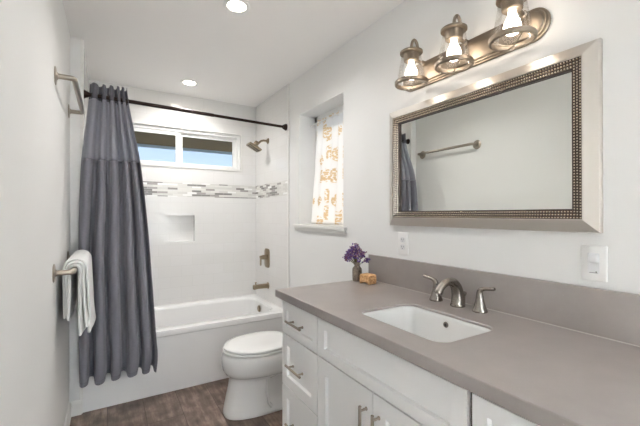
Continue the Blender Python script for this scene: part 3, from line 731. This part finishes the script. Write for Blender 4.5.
prof = [(-hy_, .008), (-hy_+.002, 0), (-hy_+.010, 0), (-hy_+.018, .007), (0, .010), (hy_-.018, .007), (hy_-.010, 0), (hy_-.002, 0), (hy_, .008), (hy_, .038), (-hy_, .038)]
m.prism([V(-hx_, y, z) for y, z in prof], (2*hx_, 0, 0))
bo = m.build('body', M['burl'], bx, bevel=.002); bo.matrix_parent_inverse = Matrix(); bo.rotation_euler = (0, 0, math.radians(8))
m = MB(); m.loft([[V(x, y, z) for x, y in rrect(0, 0, hx_+e_, hy_+e_, .006, 4)] for e_, z in ((0, .0385), (.001, .042), (-.001, .050), (-.007, .054))])
bo = m.build('lid', M['burl'], bx); bo.matrix_parent_inverse = Matrix(); bo.rotation_euler = (0, 0, math.radians(8))

# ------------------------------------------------------------ mirror
mi = thing('wall_mirror', 'large framed mirror with beaded silver frame over the vanity', 'mirror', (XR, .99, 1.25))
my0, my1, mz0, mz1 = .502, 1.484, 1.246, 1.872
def ring(e, x): return [V(x, my0+e, mz0+e), V(x, my1-e, mz0+e), V(x, my1-e, mz1-e), V(x, my0+e, mz1-e)]
ff = [(0, XR-.001), (0, XR-.018), (.003, XR-.024), (.006, XR-.025), (.040, XR-.040), (.044, XR-.040), (.044, XR-.002)]
for side in range(4):
    m = MB(); i, j = side, (side+1) % 4
    m.loft([[ring(e, x)[i] for e, x in ff], [ring(e, x)[j] for e, x in ff]], True, True)
    m.build('frame_rail', M['frame'] if side % 2 == 0 else M['frame_v'], mi, angle=20)
m = MB()
gg = [(.0442, XR-.003), (.0442, XR-.036), (.074, XR-.026), (.078, XR-.026), (.078, XR-.0155)]
m.loft([ring(e, x) for e, x in gg], False, False); m.build('bead_bed', M['bead_back'], mi, smooth=False)
bd = MB(); tmpl = [(1, 0, 0), (0, 1, 0), (-1, 0, 0), (0, -1, 0)]
def bead(y, z, x, r):
    a = [bd.bm.verts.new((x, y+cy*r, z+cz*r)) for cy, cz in ((-1, -1), (1, -1), (1, 1), (-1, 1))]
    b_ = [bd.bm.verts.new((x-r*1.1, y+cy*r*.55, z+cz*r*.55)) for cy, cz in ((-1, -1), (1, -1), (1, 1), (-1, 1))]
    for i in range(4): bd.bm.faces.new((a[i], a[(i+1) % 4], b_[(i+1) % 4], b_[i]))
    bd.bm.faces.new(b_)
for row in range(3):
    e = .0488+row*.0102; x = XR-.036+(e-.0442)*(.010/.030)+.0004; step = .0096; r = .0037
    ly = my1-my0-2*e; lz = mz1-mz0-2*e; ny = int(ly/step); nz2 = int(lz/step)
    for k in range(ny+1):
        y = my0+e+ly*k/ny; bead(y, mz0+e, x, r); bead(y, mz1-e, x, r)
    for k in range(1, nz2):
        z = mz0+e+lz*k/nz2; bead(my0+e, z, x, r); bead(my1-e, z, x, r)
bb = bd.build('beading', M['bead'], mi, smooth=False, merge=False); bb['kind'] = 'stuff'
MB().box(XR-.016, XR-.014, my0+.070, my1-.070, mz0+.070, mz1-.070).build('mirror_glass', M['mirror'], mi, smooth=False)

# ------------------------------------------------------------ vanity light bar
lb = thing('vanity_light', 'three-lantern nickel vanity light bar above the mirror', 'light fixture', (XR, 1.02, 2.01))
py0, py1, pz = .655, 1.392, 2.012
def stad(r, x, off=0):
    pts = []
    for k in range(25): a = -PI/2+PI*k/24; pts.append(V(x, py1-.062+r*math.cos(a), pz+r*math.sin(a)))
    for k in range(25): a = PI/2+PI*k/24; pts.append(V(x, py0+.062+r*math.cos(a), pz+r*math.sin(a)))
    return pts
m = MB(); m.loft([stad(.062, XR-.0006), stad(.062, XR-.008), stad(.060, XR-.010), stad(.054, XR-.010), stad(.052, XR-.017), stad(.046, XR-.017), stad(.043, XR-.024), stad(.036, XR-.026), stad(.02, XR-.026)])
m.build('backplate', M['warm_nickel'], lb, angle=25)
LX = 1.262
for ly_ in (1.236, .990, .737):
    arm = MB().tube(bez([(XR-.024, ly_, 2.0570), (XR-.06, ly_, 2.0570), (LX+.02, ly_, 2.0720), (LX+.02, ly_, 2.0740)], 8), .008, 12)
    arm.tube(bez([(LX, ly_, 2.1000), (LX, ly_, 2.1800), (LX+.046, ly_, 2.1800), (LX+.046, ly_, 2.0920)], 16), .0072, 12)
    arm.lathe([(.014, 0), (.014, -.010), (.009, -.014)], (XR-.024, ly_, 2.0570), 'x', 20)
    am_ = arm.build('arm', M['warm_nickel'], lb)
    cp = MB().lathe([(0, 2.1050), (.020, 2.1050), (.030, 2.1010), (.050, 2.0990), (.054, 2.0960), (.054, 2.0880), (.050, 2.0860), (.038, 2.0860), (.036, 2.0620), (.035, 2.0520), (.030, 2.0480), (.020, 2.0480), (0, 2.0480)], (LX, ly_, 0), 'z', 40)
    cp.build('socket_cap', M['warm_nickel'], lb)
    MB().lathe([(.0465, 2.0855), (.049, 2.0620), (.060, 1.9970), (.0695, 1.9480)], (LX, ly_, 0), 'z', 48).build('glass_shade', M['shade'], lb)
    rg = MB().lathe([(.0700, 1.9550), (.076, 1.9550), (.079, 1.9520), (.079, 1.9380), (.076, 1.9340), (.070, 1.9340), (.068, 1.9380), (.068, 1.9520), (.0700, 1.9550)], (LX, ly_, 0), 'z', 48)
    for a in (PI/4+.2, 3*PI/4+.2):
        rg.tube([(LX+.073*math.cos(a)*t, ly_+.073*math.sin(a)*t, 1.9390-.022*(1-t*t)) for t in [-1+i/8 for i in range(17)]], .0022, 8)
    rg.build('cage_ring', M['warm_nickel'], lb)
    bl = MB().lathe([(.0125, 2.0520), (.0135, 2.0400), (.017, 2.0260), (.026, 2.0090), (.0300, 1.9920), (.0285, 1.9780), (.022, 1.9670), (.012, 1.9610), (0, 1.9590)], (LX, ly_, 0), 'z', 24).build('bulb', M['bulb'], lb)

# ------------------------------------------------------------ recessed ceiling lights
def downlight(x, y, label, w=1.0):
    d = thing('ceiling_light', label, 'ceiling light', (x, y, ZC), None)
    MB().lathe([(.050, -.004), (.056, -.007), (.070, -.005), (.074, -.0006), (.048, -.0006), (.050, -.004)], (x, y, ZC), 'z', 40).build('trim_ring', M['vinyl'], d)
    MB().lathe([(.0495, -.0035), (.03, -.0035), (0, -.0035)], (x, y, ZC), 'z', 32).build('lens', M['lens'], d)
    light('downlight_lamp', 'AREA', (x, y, ZC-.012), CAN_W*w, (1, .98, .96), shape='DISK', size=.09, spread=math.radians(150))
downlight(.607, 1.90, 'round recessed ceiling light cut by the top of picture', .55)
downlight(.608, 3.222, 'round recessed ceiling light above the bathtub', .64)

# ------------------------------------------------------------ outlets
def plate(label, name, cat, yc, zc, wy, hz, kind):
    o = thing(name, label, cat, (XR, yc, zc))
    m = MB(); m.loft([[V(XR-d, y, z) for y, z in rrect(yc, zc, wy/2-e_, hz/2-e_, .004, 4)] for d, e_ in ((.0006, 0), (.004, 0), (.0062, .003))])
    m.build('plate', M['plastic'], o)
    if kind == 'duplex':
        for s_ in (-1, 1):
            q = MB(); q.loft([[V(XR-d, y, z) for y, z in rrect(yc, zc+s_*.0195, .0165, .0140, .0105, 6)] for d in (.006, .0085)])
            r = q.build('receptacle', M['pad'], o)
            q = MB()
            for a in (-.0065, .0065): q.box(XR-.0089, XR-.0084, yc+a-.001, yc+a+.001, zc+s_*.0195-.001, zc+s_*.0195+.007)
            q.lathe([(.0022, 0), (0, 0)], (XR-.0089, yc, zc+s_*.0195-.007), 'x', 10); q.build('slots', M['slot'], r)
    else:
        q = MB(); q.loft([[V(XR-d, y, z) for y, z in rrect(yc, zc, .0165, .0335, .004, 4)] for d in (.006, .0075)])
        r = q.build('insert', M['pad'], o)
        q = MB(); rg = []
        for d, e_ in ((.0075, 0), (.013, .003), (.015, .007)):
            rg.append([V(XR-d, y, z) for y, z in rrect(yc, zc+.016, .0155-e_, .0155-e_, .007, 5)])
        q.loft(rg); q.build('sensor_dome', M['pad'], o)
        q = MB(); q.box(XR-.0082, XR-.0074, yc-.0115, yc+.0115, zc-.0315, zc-.0300); q.box(XR-.0086, XR-.0074, yc-.010, yc-.006, zc-.029, zc-.026); q.build('vent_slot', M['slot'], o, smooth=False)
plate('white duplex outlet on the wall below the mirror corner', 'wall_outlet', 'outlet', 1.398, 1.150, .076, .122, 'duplex')
plate('white motion sensor switch plate right of the mirror above backsplash', 'wall_switch', 'switch', .527, 1.146, .072, .116, 'switch')

# ------------------------------------------------------------ grab bar and towel bar on the left wall
def wallbar(name, label, cat, ya, yb, z, r=.0125, so=.074, fr_=.042):
    o = thing(name, label, cat, (XL, (ya+yb)/2, z)); X = XL+so; k = .03
    pth = [V(XL+.004, ya, z), V(X-k, ya, z)]+bez([(X-k, ya, z), (X-.004, ya, z), (X, ya+.004, z), (X, ya+k, z)], 8)[1:]+[V(X, yb-k, z)]+bez([(X, yb-k, z), (X, yb-.004, z), (X-.004, yb, z), (X-k, yb, z)], 8)[1:]+[V(XL+.004, yb, z)]
    MB().tube(pth, r, 20).build('bar', M['nickel'], o)
    for y in (ya, yb): MB().lathe([(0, .0006), (fr_, .0006), (fr_+.001, .002), (fr_*.94, .005), (r*1.5, .008), (r*1.2, .012)], (XL, y, z), 'x', 32).build('flange', M['nickel'], o)
    return o
wallbar('grab_bar', 'bare brushed nickel bar high on the left wall', 'grab bar', 2.035, 2.69, 1.951)
TBZ = 1.038
wallbar('towel_bar', 'brushed nickel towel bar low on left wall holding the towel', 'towel bar', 2.00, 2.66, TBZ)

# towel: folded in three layers, hung over the bar
BX = XL+.074
tw = thing('hand_towel', 'folded white terry towel draped over the lower bar', 'towel', (BX, 2.28, .72))
def layer(y0, y1, rad, zi, zo, seed, th, skew=0):
    """one folded layer: goes up the wall side, over the bar, down the room side"""
    m = MB(); n = 26; ny = 22; rings = []
    path = []
    for k in range(n): path.append((-rad, zi+(TBZ-zi)*k/n, 0))
    for k in range(13): a = PI-PI*k/12; path.append((rad*math.cos(a), TBZ+rad*math.sin(a), 1))
    for k in range(1, n+1): path.append((rad, TBZ-(TBZ-zo)*k/n, 2))
    for j in range(ny+1):
        t = j/ny; y = y0+(y1-y0)*t; r_ = []
        for dx, z, sd in path:
            dn = max(0, (TBZ-z)/.34)
            wob = .006*dn*math.sin(7*t+seed*2+3*dn)+.005*dn*noise.noise(V(seed*3, t*4, z*8))
            dx = dx+(.30*rad*dn if sd == 2 else 0)
            edge = (1 if sd != 0 else -1)*(.006*dn*math.cos(PI*(t-.5)))
            zz = z + (.010*math.sin(5*t+seed) if z < .8 else 0) - (skew*(.5-t)*2*dn)
            r_.append(V(BX+dx+wob+edge, y+.012*dn*noise.noise(V(seed, z*7, t)), zz))
        rings.append(r_)
    m.loft(rings, False, False, closed=False)
    return m
for i, (y0, y1, rad, zi, zo, sk_) in enumerate(((2.075, 2.50, .0205, .800, .712, .012), (2.10, 2.56, .0335, .790, .735, .0), (2.12, 2.62, .0465, .780, .690, -.02))):
    m = layer(y0, y1, rad, zi, zo, i+1.3, .01, sk_)
    o = m.build('fold', M['towel'], tw, angle=80, merge=False)
    md = o.modifiers.new('t', 'SOLIDIFY'); md.thickness = .0135; md.offset = 0
    md = o.modifiers.new('s', 'SUBSURF'); md.levels = md.render_levels = 1
